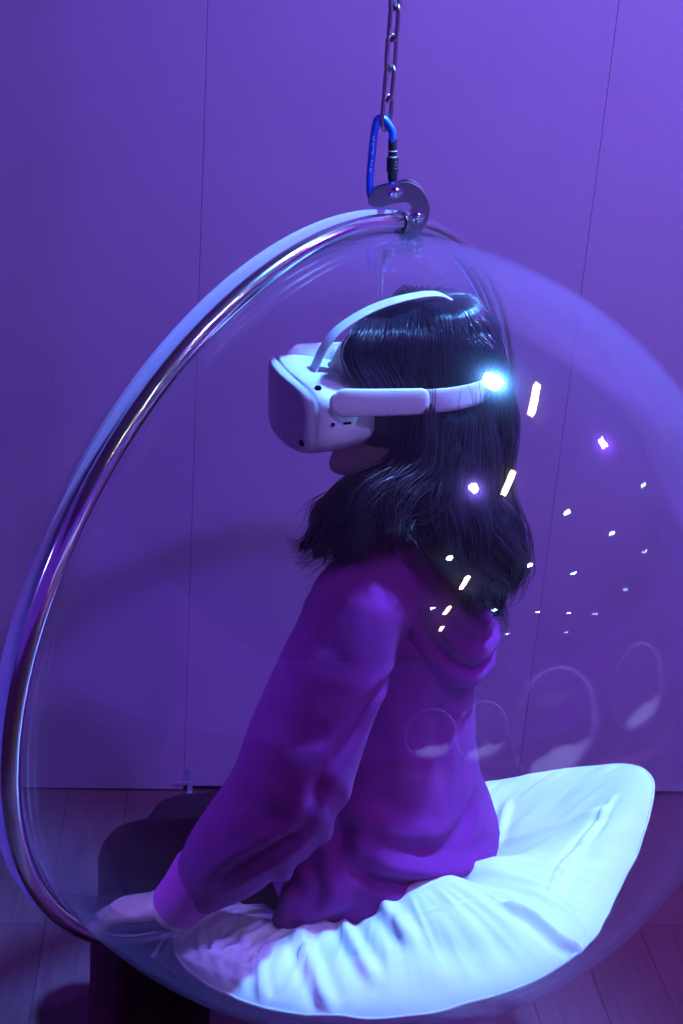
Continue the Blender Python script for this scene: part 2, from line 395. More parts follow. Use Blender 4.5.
# tiny pale printed characters running up the spine
pv = []; q0 = np.array(at(374.0, 136, Yc)); q1 = np.array(at(370.6, 172, Yc)); dd = q1-q0; ll = np.linalg.norm(dd); dd /= ll; sx = np.cross(dd, [0, 1., 0])
bl = BVHTree.FromPolygons([v.co for v in body.data.vertices], [tuple(p.vertices) for p in body.data.polygons])
rp_ = random.Random(3); u_ = 0
while u_ < ll:
    for v_ in (-.0011, 0, .0011):
        if rp_.random() < .62:
            h = bl.ray_cast(Vector(q0+dd*u_+sx*v_-np.array([0, .05, 0])), Vector((0, 1, 0)))
            if h[0] is not None: pv.append(box(np.array(h[0]), (.0009, .0004, .0010 if rp_.random() < .5 else .0018)))
    u_ += .0022 if rp_.random() < .85 else .004
mk('spine_print', *merge(pv), MAT['print'], body, False).matrix_parent_inverse = Matrix.Identity(4)

# ------------------------------------------------------------------ chain
top0 = np.array(at(386.0, 124, YB)); PITCH = .0357
chain = thing('hanging_chain', (top0[0], top0[1], 3.0), 'steel long-link chain hanging from the ceiling down to the blue carabiner', 'chain')
def linkmesh():
    hl, hw = PITCH/2+.0050-.0022, .0072; P = []
    for k in range(10): a = math.pi*k/9; P.append((hw*math.cos(a), 0, hl-hw+hw*math.sin(a)))
    for k in range(10): a = math.pi+math.pi*k/9; P.append((hw*math.cos(a), 0, -hl+hw+hw*math.sin(a)))
    V, Fc = tube(P, .0028, 10, ref=(0, 1, 0), closed=True)
    me = mesh(V, Fc, 'chain_link'); me.materials.append(MAT['chain']); me.shade_smooth(); return me
lm = linkmesh(); z = top0[2]+PITCH*.5-.004; k = 0; chz = []
while z < 2.99:
    o = bpy.data.objects.new('chain_link', lm); COL.objects.link(o); o.parent = chain
    o.location = Vector((top0[0], top0[1], z))-Vector(chain.location)
    o.rotation_euler = (0, R_(2*math.sin(k*2.1)), R_(42) if k % 2 == 0 else R_(-48)); z += PITCH; k += 1

# ------------------------------------------------------------------ cushion
cush = thing('cushion', (.13, 1.7, .33), 'large white cotton seat cushion curved in the bottom of the occupied bubble chair', 'cushion')
poly = [(-.198, 1.66), (-.180, 1.55), (-.105, 1.445), (.03, 1.395), (.20, 1.385), (.335, 1.45), (.41, 1.60), (.495, 1.79), (.415, 1.93), (.25, 2.00), (.05, 2.02), (-.11, 1.93), (-.185, 1.80)]
c0 = np.array([.13, 1.70]); PC = catmull([np.array(p) for p in poly+poly[:1]], 24)[:-1]
ang = np.arctan2(*(PC-c0).T[::-1]); rad = np.linalg.norm(PC-c0, axis=1); o_ = np.argsort(ang); ang = ang[o_]; rad = rad[o_]
NT, NR = 420, 90
seat = np.array([.06, 1.76])
def sstep(a, b, x):
    t = min(max((x-a)/(b-a), 0), 1); return t*t*(3-2*t)
def cushion_mesh():
    V = []; Fc = []
    th = np.linspace(-math.pi, math.pi, NT, endpoint=False); rp_ = np.interp(th, ang, rad, period=2*math.pi)
    for side in (0, 1):
        rhos = np.linspace(0, 1, NR+1)[1:] if side == 0 else np.linspace(1, 0, NR+1)[1:-1]
        for rho in rhos:
            r2 = math.sin(rho*math.pi/2)
            for j in range(NT):
                x = c0[0]+math.cos(th[j])*rp_[j]*r2; y = c0[1]+math.sin(th[j])*rp_[j]*r2
                dx, dy = x-C[0], y-C[1]; zz = C[2]-math.sqrt((R-.012)**2-dx*dx-dy*dy)
                P = np.array([x, y, zz]); Nn = C-P; Nn /= np.linalg.norm(Nn)
                seam_h = .012+.012*max(0., math.sin(th[j]+.4))
                if side == 1:
                    t = seam_h*r2**5
                else:
                    ds = np.linalg.norm([(x-seat[0])/1.25, (y-seat[1])/1.0])
                    full = .160+.02*math.cos(2*(th[j]+.9))+.004*math.exp(-((th[j]+1.40)/.45)**2)-.040*math.exp(-((th[j]-.25)/.30)**2)-.048*math.exp(-((th[j]-.80)/.42)**2)
                    full *= 1-.62*math.exp(-(ds/.17)**4)
                    sag = 1-.18*math.exp(-((th[j]+.62)/.16)**2)-.10*math.exp(-((th[j]+1.95)/.2)**2)-.08*math.exp(-((th[j]+2.55)/.14)**2)
                    t = seam_h*(r2**3)+full*sag*(1-r2**3.2)**.55
                    ed = sstep(.55, .93, r2)*(1-sstep(.985, 1, r2))
                    wr = noise.fractal(Vector((th[j]*7.5, r2*1.6, 3)), 1, 2, 3)
                    wr2 = abs(noise.noise(Vector((th[j]*11, r2*2.2, 9))))
                    lf = .45+.55*sstep(.1, -.9, math.cos(th[j]))
                    t += ed*lf*(.012*wr-.014*(wr2))+.004*noise.fractal(Vector((x*9, y*9, 0)), 1, 2, 3)
                V.append(P+Nn*t)
    rows = len(V)//NT
    for i in range(rows-1):
        for j in range(NT): Fc.append((i*NT+j, i*NT+(j+1) % NT, (i+1)*NT+(j+1) % NT, (i+1)*NT+j))
    Fc.append(tuple(range(NT-1, -1, -1))); Fc.append(tuple((rows-1)*NT+j for j in range(NT)))
    seam = [V[(NR-1)*NT+j] for j in range(0, NT, 2)]
    return mesh(V, Fc), seam
cm, seam = cushion_mesh()
CUSH_FOLDS = []
def cushion_folds():
    folds(cm, [
        ([(372, 893), (385, 905), (400, 925), (412, 940)], .010, -.009),
        ([(345, 905), (345, 925), (360, 955), (375, 980)], .008, -.008),
        ([(300, 930), (305, 950), (320, 985), (330, 1010)], .009, -.010),
        ([(272, 935), (262, 965), (262, 1000)], .006, -.006),
        ([(248, 930), (240, 955), (243, 985)], .006, -.006),
        ([(225, 928), (215, 945), (222, 975)], .005, -.005),
        ([(205, 926), (200, 940), (205, 960)], .005, -.005),
        ([(415, 940), (460, 950), (520, 950)], .02, .004),
        ([(500, 905), (530, 915), (560, 940), (580, 950)], .008, -.012),
        ([(545, 895), (570, 915), (585, 935)], .006, -.007),
        ([(500, 845), (540, 830), (585, 815), (610, 812)], .008, -.005),
        ([(508, 800), (500, 830), (495, 850)], .008, -.004),
        ([(614, 796), (590, 832), (560, 870), (542, 905)], .0045, -.007), ([(606, 812), (575, 860), (556, 896)], .012, .004),
        ([(390, 925), (440, 908), (500, 900)], .003, -.002),
        ([(560, 900), (585, 870), (600, 850)], .010, .004),
    ], .016)
cushion_folds()
o = link('cushion_cover', cm, MAT['cotton'], cush)
mk('seam_piping', *tube(np.array(seam), .0022, 6, ref=(0, 0, 1), closed=True), MAT['cotton'], cush)
# ------------------------------------------------------------------ person
fb = np.array([math.cos(R_(155)), math.sin(R_(155)), 0]); sb = np.array([-fb[1], fb[0], 0])   # facing, her left (towards the camera)
person = thing('person', (.1, 1.77, .40), 'person with long dark hair, purple hooded sweatshirt and dark trousers, seated facing left', 'person')
def ell(c, hd, hw, n=36, sq=2.3, f=fb, s=sb):
    out = []
    for j in range(n):
        t = 2*math.pi*j/n; a, b = math.cos(t), math.sin(t)
        a = math.copysign(abs(a)**(2/sq), a); b = math.copysign(abs(b)**(2/sq), b); out.append(np.array(c)+f*hd*a+s*hw*b)
    return out
def loft(rs):
    n = len(rs[0]); V = [v for r in rs for v in r]; Fc = []
    for i in range(len(rs)-1):
        for j in range(n): Fc.append((i*n+j, i*n+(j+1) % n, (i+1)*n+(j+1) % n, (i+1)*n+j))
    Fc.append(tuple(range(n-1, -1, -1))); Fc.append(tuple((len(rs)-1)*n+j for j in range(n)))
    return V, Fc
# head frame
Hc = np.array(at(402, 386, 1.73))
HF = np.array([math.cos(R_(199)), math.sin(R_(199)), -.04]); HF /= np.linalg.norm(HF)
HS = np.cross([0, 0, 1.], HF); HS /= np.linalg.norm(HS)          # her left
HU = np.cross(HF, HS)
def hl(f, s, u):
    if u > 0: u *= .84
    return Hc+HF*f+HS*s+HU*u
def headmesh():
    """rings from crown to jaw in head space, with profile of brow, nose, lips, chin"""
    rs = []; n = 48
    # u, back, front, halfwidth
    prof = [(.116, -.02, .01, .022), (.110, -.048, .034, .038), (.100, -.068, .052, .052), (.080, -.082, .070, .063), (.055, -.090, .085, .071), (.030, -.097, .095, .077), (.010, -.095, .094, .075),
            (-.010, -.090, .092, .073), (-.030, -.080, .092, .070), (-.048, -.068, .091, .066), (-.060, -.060, .090, .063), (-.072, -.052, .090, .059), (-.084, -.044, .088, .054), (-.096, -.034, .086, .047), (-.106, -.02, .082, .038), (-.113, .0, .074, .026), (-.116, .02, .062, .014)]
    for u, b, fr, w in prof:
        c = (b+fr)/2; h = (fr-b)/2; r = []
        for j in range(n):
            t = 2*math.pi*j/n; a, s = math.cos(t), math.sin(t)
            q = 2.25; a2 = math.copysign(abs(a)**(2/q), a); s2 = math.copysign(abs(s)**(2/q), s)
            wf = 1-.16*max(0, a)**2
            r.append(hl(c+h*a2, w*s2*wf, u))
        rs.append(r)
    return loft(rs)
def hp(pts, radii, n=14): return tube([hl(*p) for p in pts], radii, n)
head = [headmesh(),
        hp([(.088, 0, .03), (.100, 0, .005), (.110, 0, -.018), (.104, 0, -.030)], [.008, .011, .014, .010]),           # nose
        hp([(.095, .012, -.027), (.095, -.012, -.027)], [.008, .008]),
        hp([(.082, .022, -.052), (.090, .010, -.050), (.093, 0, -.0515), (.090, -.010, -.050), (.082, -.022, -.052)], [.003, .0065, .0070, .0065, .003]),   # upper lip
        hp([(.081, .020, -.063), (.088, .010, -.066), (.091, 0, -.067), (.088, -.010, -.066), (.081, -.020, -.063)], [.003, .0065, .0075, .0065, .003]),
        hp([(.072, .012, -.095), (.078, 0, -.096), (.072, -.012, -.095)], [.014, .017, .014]),            # chin
        hp([(.05, .045, -.02), (.06, .040, -.03)], [.022, .020]), hp([(.05, -.045, -.02), (.06, -.040, -.03)], [.022, .020]),
        hp([(-.01, .068, .02), (-.014, .072, .0), (-.006, .071, -.025)], [(.012, .006), (.012, .006), (.007, .005)]),
        hp([(-.01, -.068, .02), (-.014, -.072, .0), (-.006, -.071, -.025)], [(.012, .006), (.012, .006), (.007, .005)])]
neckb = np.array([.10, 1.755, .97])
neck = [tube([hl(-.03, 0, -.03), hl(-.03, 0, -.09), neckb+[0, 0, .03], neckb-[0, 0, .03]], [.052, .050, .052, .065], 24)]
# skeleton
shL = np.array([.022, 1.595, .935]); elL = np.array([-.048, 1.555, .700]); wrL = np.array([-.182, 1.582, .503])
shR = np.array([.16, 1.89, .940]); elR = np.array([.14, 1.95, .70]); wrR = np.array([-.01, 1.85, .52])
hipL = np.array([.075, 1.68, .475]); hipR = np.array([.155, 1.86, .475])
knL = np.array([-.262, 1.79, .412]); knR = np.array([-.215, 1.93, .370])
anL = np.array([-.265, 1.59, .07]); anR = np.array([-.205, 1.72, .07])
torso = loft([ell((.10, 1.765, .40), .06, .10), ell((.10, 1.765, .44), .10, .15), ell((.09, 1.765, .52), .105, .155), ell((.075, 1.76, .62), .09, .13), ell((.07, 1.755, .72), .09, .12), ell((.075, 1.75, .82), .09, .125), ell((.085, 1.745, .90), .08, .125), ell((.095, 1.75, .955), .06, .09), ell((.10, 1.752, .98), .05, .06)])
def arm(s, e, w, k=1): return tube(catmull([s, e, w], 6), [(.050-.014*abs(i/12)) for i in range(13)], 18)
def hand(w, fdir, pdown, thumbside, curl, size=1.0):
    """palm box + five fingers; fdir finger direction, pdown palm normal, curl list of bend angles"""
    fdir = fdir/np.linalg.norm(fdir); pdown = pdown-fdir*(pdown@fdir); pdown /= np.linalg.norm(pdown); sd = np.cross(fdir, pdown)*thumbside
    ps = [tube([w-fdir*.02, w+fdir*.012, w+fdir*.045, w+fdir*.082], [(.018, .025), (.016, .028), (.0145, .036), (.0115, .037)], 18, ref=pdown)]
    L = [(.068, .0082), (.076, .0085), (.072, .0082), (.056, .0073)]
    for i in range(4):
        off = (.027-.018*i)*1.0; base = w+fdir*(.074-.004*abs(i-1))+sd*off; d = fdir+sd*(.10-.07*i); d /= np.linalg.norm(d)
        P = [base-d*.02, base]; a = 0
        for s_, seg in enumerate((.46, .30, .24)):
            a += curl[s_]; P.append(P[-1]+(d*math.cos(a)+pdown*math.sin(a))*L[i][0]*seg)
        r = L[i][1]; ps.append(tube(P, [r, r*1.02, r*.98, r*.9, r*.75], 12))
    tb = w+fdir*.022+sd*.024; td = fdir*.75+sd*.75+pdown*.15; td /= np.linalg.norm(td)
    t2 = fdir*.95+sd*.35+pdown*.25; t2 /= np.linalg.norm(t2)
    ps.append(tube([tb-td*.012, tb+td*.022, tb+td*.03+t2*.022, tb+td*.03+t2*.045], [.0135, .0115, .0098, .0080], 12))
    return ps
handL = hand(wrL, np.array([-.85, .26, -.36]), np.array([-.30, .0, -.95]), -1, (.08, .22, .28))
handR = hand(wrR, np.array([-.8, -.05, -.35]), np.array([-.2, -.2, -.95]), 1, (.15, .3, .3))
def leg(h, k, a):
    return [tube([h, h*.5+k*.5, k], [.082, .070, .056], 20), tube([k, k*.65+a*.35, a], [.054, .052, .034], 20),
            tube([a+[.02, 0, -.02], a+fb*.10+[0, 0, -.045], a+fb*.17+[0, 0, -.052]], [(.030, .028), (.022, .036), (.014, .030)], 16, ref=(0, 0, 1))]
bm_ = fuse(head+neck+[torso, arm(shL, elL, wrL), arm(shR, elR, wrR)]+handL+handR+leg(hipL, knL, anL)+leg(hipR, knR, anR), .0032, 3, 'body')
body = link('body', bm_, MAT['skin'], person)
tag(body, 'pale hand and lower face showing')
# trousers
def tl(h, k, a, w):
    return [tube(catmull([h, h*.5+k*.5+[0, 0, .004], k], 4), [.094, .092, .088, .085, .082, .079, .075, .071, .068], 24), tube(catmull([k, k*.6+a*.4, a+[0, 0, .03]], 4), [.067, .064, .062, .060, .058, .058, .058, .060, .062], 24)]
pel = loft([ell((.11, 1.77, .41), .07, .11), ell((.11, 1.77, .45), .12, .165), ell((.10, 1.77, .52), .125, .17), ell((.085, 1.765, .62), .105, .15), ell((.085, 1.765, .64), .09, .13)])
tm = fuse(tl(hipL, knL, anL, 0)+tl(hipR, knR, anR, 0)+[pel], .006, 5, 'trousers')
fbm_disp(tm, 9, .006, 3, (1, 1, 1), 4)
link('trousers', tm, MAT['trousers'], person)
for a in (anL, anR):
    sm_ = fuse([tube([a+[.015, 0, -.02], a+fb*.06+[0, 0, -.030], a+fb*.12+[0, 0, -.040], a+fb*.19+[0, 0, -.044]], [(.045, .036), (.038, .040), (.027, .045), (.020, .036)], 18, ref=(0, 0, 1))], .005, 3, 'shoe')
    co = get_co(sm_); co[:, 2] = np.maximum(co[:, 2], .001); set_co(sm_, co); link('shoe', sm_, MAT['shoe'], person)
# hooded sweatshirt
hood_t = loft([ell((.098, 1.765, .462), .148, .20), ell((.098, 1.765, .50), .156, .205), ell((.09, 1.765, .55), .146, .200), ell((.080, 1.76, .60), .135, .185), ell((.075, 1.765, .67), .128, .160), ell((.072, 1.765, .75), .126, .145),
               ell((.076, 1.76, .83), .125, .145), ell((.082, 1.755, .89), .115, .150), ell((.090, 1.75, .935), .095, .150), ell((.098, 1.752, .968), .075, .105), ell((.102, 1.753, .995), .060, .068)])
def sleeve(s, e, w, d=1):
    P = catmull([s+(s-e)*.04, s*.5+e*.5, e, e*.5+w*.5, w+(e-w)*.24], 4)
    rr = np.interp(np.linspace(0, 1, len(P)), [0, .12, .35, .55, .8, 1], [.058, .071, .075, .071, .058, .045]); return tube(P, list(rr), 26)
bulge = tube([np.array(at(478, 852, 1.70)), np.array(at(482, 868, 1.66)), np.array(at(470, 880, 1.60))], [.028, .030, .022], 16)
flap = tube([np.array(at(330, 880, 1.60)), np.array(at(300, 905, 1.585)), np.array(at(285, 925, 1.58))], [.05, .035, .02], 16)
hm = fuse([hood_t, sleeve(shL, elL, wrL), sleeve(shR, elR, wrR), flap,
           tube([shL+[0.005, 0.01, .008], shL*.5+neckb*.5+[0, 0, .012], neckb+[-.01, -.04, .005]], [.062, .064, .056], 20), tube([shR+[0, 0, .01], neckb+[.01, .04, .005]], [.062, .058], 20)], .0045, 14, 'hoodie')
fbm_disp(hm, 7, .006, 2, (1, 1, .8), 1)
folds(hm, [
    ([(396, 662), (378, 694), (352, 735), (322, 780), (306, 825)], .010, -.006),
    ([(303, 832), (275, 850), (245, 866), (218, 884)], .010, -.010),
    ([(322, 790), (340, 835), (372, 868)], .014, -.010),
    ([(325, 838), (360, 852), (400, 866), (450, 870), (488, 856)], .012, .009),
    ([(352, 872), (400, 884), (440, 886), (478, 880)], .009, -.008),
    ([(474, 800), (462, 830), (440, 850), (405, 846)], .014, -.009),
    ([(350, 800), (400, 835), (440, 838)], .016, .005),
    ([(385, 700), (400, 740), (412, 790)], .018, .004),
    ([(430, 700), (440, 740), (446, 800)], .015, -.003),
    ([(345, 590), (332, 625), (322, 660)], .018, -.003),
    ([(266, 700), (300, 735), (330, 730)], .016, -.003), ([(240, 790), (262, 815), (286, 822)], .015, -.003),
    ([(240, 880), (262, 900), (268, 925)], .009, -.008), ([(285, 865), (288, 900), (283, 925)], .010, .008), ([(310, 860), (318, 890), (312, 915)], .010, -.007),
], .03)
hoodie = link('sweatshirt', hm, MAT['hoodie'], person)
# rib cuffs
for (e, w) in ((elL, wrL), (elR, wrR)):
    d = (w-e)/np.linalg.norm(w-e); cpts = [w-d*.075, w-d*.060, w-d*.045, w-d*.02, w+d*.006, w+d*.010]
    V, Fc = tube(cpts, [.043, .046, .043, .038, .035, .032], 40, cap=False); cf = mk('cuff', V, Fc, MAT['rib'], hoodie)
    cf.parent = hoodie; cf.matrix_parent_inverse = Matrix.Identity(4); cf.modifiers.new('t', 'SOLIDIFY').thickness = .003
# hood lying on the shoulders
def hoodpart():
    arcs = [([(390, 566, 1.625), (404, 610, 1.62), (428, 652, 1.64), (462, 676, 1.68), (484, 660, 1.76), (488, 620, 1.83)], [.010, .015, .017, .018, .015, .010]),
            ([(398, 552, 1.63), (415, 590, 1.625), (440, 628, 1.64), (470, 652, 1.68), (488, 636, 1.76), (490, 600, 1.84)], [.012, .016, .018, .019, .016, .010]),
            ([(415, 548, 1.64), (430, 580, 1.635), (452, 610, 1.65), (477, 626, 1.69), (489, 608, 1.76), (490, 580, 1.84)], [.013, .016, .018, .018, .016, .012]),
            ([(432, 545, 1.655), (446, 570, 1.655), (464, 590, 1.67), (482, 592, 1.71), (488, 570, 1.78)], [.014, .016, .018, .018, .014]),
            ([(400, 545, 1.66), (425, 560, 1.66), (450, 572, 1.68), (474, 570, 1.72)], [.026, .030, .030, .024])]
    ps = [tube(catmull([np.array(at(*p)) for p in P], 5), list(np.interp(np.linspace(0, 1, (len(P)-1)*5+1), np.linspace(0, 1, len(r)), r)), 16) for P, r in arcs]
    me = fuse(ps, .0032, 5, 'hood'); fbm_disp(me, 14, .003, 2, (1, 1, 1), 8)
    return me
hd = link('hood', hoodpart(), MAT['hoodie'], hoodie); hd.matrix_parent_inverse = Matrix.Identity(4)

# hair ---------------------------------------------------------------
def hw(px, py, Y): return np.array(at(px, py, Y))
hair_core = [tube([hl(-.015, 0, .03), hl(-.02, 0, .035)], [.098, .098], 32)]
def cap_mesh():
    V = []; Fc = []; nu, nv = 40, 24
    for i in range(nv+1):
        for j in range(nu):
            t = 2*math.pi*j/nu; ph = math.pi/2-math.pi*(.68 if math.cos(t) < .2 else .68-.50*(math.cos(t)-.2)/.8)*i/nv; f_, s_, u_ = math.cos(ph)*math.cos(t), math.cos(ph)*math.sin(t), math.sin(ph)
            fr = .098 if f_ > 0 else .098
            V.append(hl(-.008+f_*fr, s_*.080, .004+u_*.126))
    for i in range(nv):
        for j in range(nu): Fc.append((i*nu+j, i*nu+(j+1) % nu, (i+1)*nu+(j+1) % nu, (i+1)*nu+j))
    Fc.append(tuple((nv)*nu+j for j in range(nu))); return V, Fc
strV = []; strF = []
def add_strand(P, w):
    P = np.asarray(P); T, A, B = frames(P); k0 = sum(len(x) for x in strV); L = len(P); vs = []
    for i in range(L):
        s = w*(1-.75*(i/(L-1))**3)
        for j in range(3): a = 2*math.pi*j/3; vs.append(P[i]+(A[i]*math.cos(a)+B[i]*math.sin(a))*s)
    strV.append(np.array(vs))
    for i in range(L-1):
        for j in range(3): strF.append((k0+i*3+j, k0+i*3+(j+1) % 3, k0+(i+1)*3+(j+1) % 3, k0+(i+1)*3+j))
core = []
def bundle(pts, radii, n, w=.0007, wav=.004, freq=3., fray=.35, flat=None, corefac=.8, seg=6):
    P = catmull(pts, seg); L = len(P); rr = np.interp(np.linspace(0, 1, L), np.linspace(0, 1, len(radii)), radii)
    T, A, B = frames(P); u = np.linspace(0, 1, L)
    if corefac:
        e = max(3, int(L*.86)); core.append(tube(P[:e], [max(.004, r*corefac) for r in rr[:e]], 14))
    for s in range(n):
        a = random.uniform(0, 2*math.pi); q = math.sqrt(random.uniform(.35, 1.0)); ph = random.uniform(0, 6.28); fl = random.gauss(0, fray); e = random.uniform(.78, 1.0)
        ww = wav*random.uniform(.4, 1.3); swirl = random.uniform(-.8, .8)
        ox = rr*q*np.cos(a+swirl*u); oy = rr*q*np.sin(a+swirl*u)
        ox = ox+ww*np.sin(freq*2*math.pi*u+ph*.25)*u+fl*.03*u**3; oy = oy+ww*np.cos(freq*2*math.pi*u+ph*.3)*u+random.gauss(0, fray)*.03*u**3
        Q = P+A*ox[:, None]+B*oy[:, None]
        Q = Q[:max(4, int(L*e))]; add_strand(Q, w*random.uniform(.6, 1.3))
def scalp(f_, s_, u_, off=0.): return hl(f_, s_, u_)
YH = 1.66
# crown and side hair sweeping back from the parting over the near side of the head
for k in range(16):
    t = k/15
    top = hl(.056-.12*t, .015+.012*math.sin(t*3), .106+.008*math.sin(t*3)-.026*t)
    mid = hl(.088-.178*t, .076-.010*(1-t)-.006*t, .072-.01*t)
    low = hl(.054-.148*t, .084-.014*t, .000)
    end = hl(.008-.113*t, .084-.020*t, -.070)
    bundle([top, (top+mid)/2+HS*.020+HU*(.008+.004*t)+HF*.010*(1-t), mid, low, end], [.008, .012, .014, .014, .014], 70, w=.0006, wav=.003, freq=1.6, corefac=.6)
# far side and back of the head
for k in range(14):
    t = k/13; a = R_(-200+250*t-70)
    a = R_(95+170*t)                      # azimuth around head from near side through the back
    f_, s_ = math.cos(a), math.sin(a)
    top = hl(-.02+.02*f_, .02*s_, .124); mid = hl(-.012+f_*.094, s_*.080, .070); low = hl(-.012+f_*.106, s_*.086, .0); end = hl(-.015+f_*.108, s_*.086, -.07)
    bundle([top, (top+mid)/2+HU*.018+(HF*f_+HS*s_)*.015, mid, low, end], [.008, .014, .017, .016, .016], 60, w=.0006, wav=.003, freq=1.6, corefac=.6)
# long back mass
back = [
    ([(488, 360, 1.73), (500, 420, 1.72), (498, 480, 1.72), (512, 535, 1.70), (506, 575, 1.69), (488, 590, 1.68)], [.018, .024, .026, .020, .013, .005], 150),
    ([(474, 400, 1.69), (484, 455, 1.67), (486, 505, 1.66), (506, 545, 1.655), (511, 572, 1.655), (492, 590, 1.66)], [.018, .022, .022, .015, .009, .003], 130),
    ([(464, 420, 1.66), (460, 475, 1.64), (476, 525, 1.635), (476, 565, 1.64), (492, 596, 1.65), (482, 618, 1.65)], [.020, .026, .024, .018, .010, .003], 160),
    ([(446, 420, 1.645), (436, 475, 1.63), (452, 520, 1.62), (456, 562, 1.625), (478, 596, 1.635), (484, 624, 1.64)], [.020, .024, .024, .018, .011, .004], 150),
    ([(428, 430, 1.64), (412, 475, 1.625), (432, 515, 1.62), (438, 548, 1.62), (464, 584, 1.625), (470, 616, 1.63)], [.018, .022, .022, .016, .009, .003], 130),
    ([(492, 470, 1.78), (494, 520, 1.77), (500, 560, 1.75), (486, 590, 1.74)], [.02, .024, .018, .006], 90),
    ([(454, 480, 1.72), (458, 540, 1.71), (474, 580, 1.70), (478, 606, 1.69)], [.035, .036, .024, .010], 80),
    ([(498, 500, 1.69), (516, 530, 1.68), (522, 558, 1.675), (508, 582, 1.67), (496, 586, 1.67)], [.010, .010, .008, .005, .002], 50),
    ([(480, 560, 1.66), (500, 590, 1.66), (498, 612, 1.66), (486, 622, 1.66)], [.009, .008, .006, .002], 40),
]
for pts, rad_, n in back: bundle([hw(*p) for p in pts], rad_, n, w=.0007, wav=.015, freq=1.5, fray=.45)
# locks brought forward over the shoulder
front = [
    ([(425, 400, 1.64), (420, 440, 1.63), (404, 478, 1.62), (372, 502, 1.60), (350, 528, 1.585), (338, 552, 1.58)], [.016, .022, .022, .020, .014, .004], 170),
    ([(432, 430, 1.635), (425, 468, 1.62), (400, 495, 1.60), (384, 520, 1.585), (376, 536, 1.58)], [.018, .024, .022, .014, .004], 150),
    ([(410, 430, 1.66), (395, 468, 1.65), (360, 492, 1.63), (330, 520, 1.62), (305, 545, 1.615), (288, 552, 1.61)], [.014, .020, .022, .020, .010, .002], 130),
    ([(405, 450, 1.68), (380, 482, 1.67), (350, 505, 1.65), (330, 530, 1.64), (318, 552, 1.63), (308, 572, 1.63)], [.016, .024, .028, .024, .012, .002], 130),
    ([(420, 470, 1.66), (395, 500, 1.65), (362, 525, 1.63), (345, 548, 1.61), (330, 568, 1.60)], [.02, .028, .028, .018, .003], 120),
    ([(402, 462, 1.69), (375, 478, 1.69), (345, 488, 1.68), (322, 510, 1.67), (312, 530, 1.66)], [.008, .008, .007, .005, .001], 50),
    ([(440, 470, 1.64), (425, 500, 1.615), (405, 520, 1.60), (395, 540, 1.59)], [.022, .028, .020, .004], 110),
    ([(455, 450, 1.64), (445, 490, 1.62), (432, 520, 1.61), (420, 545, 1.60)], [.022, .026, .020, .006], 110),
]
for pts, rad_, n in front: bundle([hw(*p) for p in pts], rad_, n, w=.0007, wav=.013, freq=1.4, fray=.50)
# loose curls and flyaways
for k in range(70):
    bx = random.uniform(420, 496); by = random.uniform(430, 520); Y = random.uniform(1.62, 1.70)
    P = [hw(bx, by, Y), hw(bx+random.gauss(6, 8), by+random.uniform(30, 50), Y), hw(bx+random.gauss(12, 14), by+random.uniform(60, 90), Y), hw(bx+random.gauss(8, 16), by+random.uniform(90, 115), Y)]
    add_strand(catmull(P, 6), .0006)
for k in range(60):
    a = R_(random.uniform(60, 250)); f_, s_ = math.cos(a), math.sin(a); q = random.uniform(1.02, 1.14)
    P = [hl(-.012+f_*.03, s_*.03, .128), hl(-.012+f_*.085*q, s_*.08*q, .100*q), hl(-.012+f_*.118*q, s_*.098*q, .03), hl(-.012+f_*.12*q+random.gauss(0, .008), s_*.098*q+random.gauss(0, .008), -.05)]
    add_strand(catmull(P, 6), .0004)
hc = fuse([cap_mesh()]+core, .006, 3, 'hair_mass'); fbm_disp(hc, 25, .004, 2, (1, 1, .3), 2)
V = np.concatenate(strV); base = hc.copy()
bmh = bmesh.new(); bmh.from_mesh(mesh(V, strF)); nst = len(bmh.faces); bmh.from_mesh(hc); bmh.faces.ensure_lookup_table()
for f_i in range(nst, len(bmh.faces)): bmh.faces[f_i].material_index = 1
hme = bpy.data.meshes.new('hair'); bmh.to_mesh(hme); bmh.free()
link('hair', hme, MAT['hair'], person); hme.materials.append(principled('hair_depth', (.006, .005, .010), .9, spec=.1))
mi = np.array([0]*nst+[1]*(len(hme.polygons)-nst), dtype=np.int32); hme.polygons.foreach_set('material_index', mi)

# ------------------------------------------------------------------ headset
hs = thing('vr_headset', tuple(hl(.12, 0, 0)), 'white virtual reality headset strapped over the eyes of the seated person', 'headset')
def rr_ring(x, hy, hz, cy_=0, cz_=0, q=4.2, n=96, bend=0):
    hz *= .92; cz_ -= .010 if cz_ > 0.0009 else 0; out = []
    for j in range(n):
        t = 2*math.pi*j/n; a, b = math.cos(t)*hy, math.sin(t)*hz
        r = (abs(a/hy)**q+abs(b/hz)**q)**(-1/q); a *= r; b *= r
        out.append(hl(x-bend*(a/hy)**2, cy_+a, cz_+b))
    return out
FX = .162; ZC = -.010
rs = []
for k in range(16):
    q_ = max(.02, math.sin(k/15*math.pi/2)); rr0 = rr_ring(0, .0925*q_, .0515*q_, cz_=ZC, q=2.2+2.0*q_)
    dx = FX+.002-.014*q_*q_-.007*max(0, (q_-.86)/.14)**2
    w_ = []
    for p in rr0:
        yy = (p-Hc)@HS; w_.append(p+HF*(FX+.003-.014*(yy/.0925)**2-.002*q_*q_-.007*max(0, (q_-.9)/.1)**2))
    rs.append(w_)
front_p = mk('front_plate', *loft(rs), MAT['white'], hs, sharp=60)
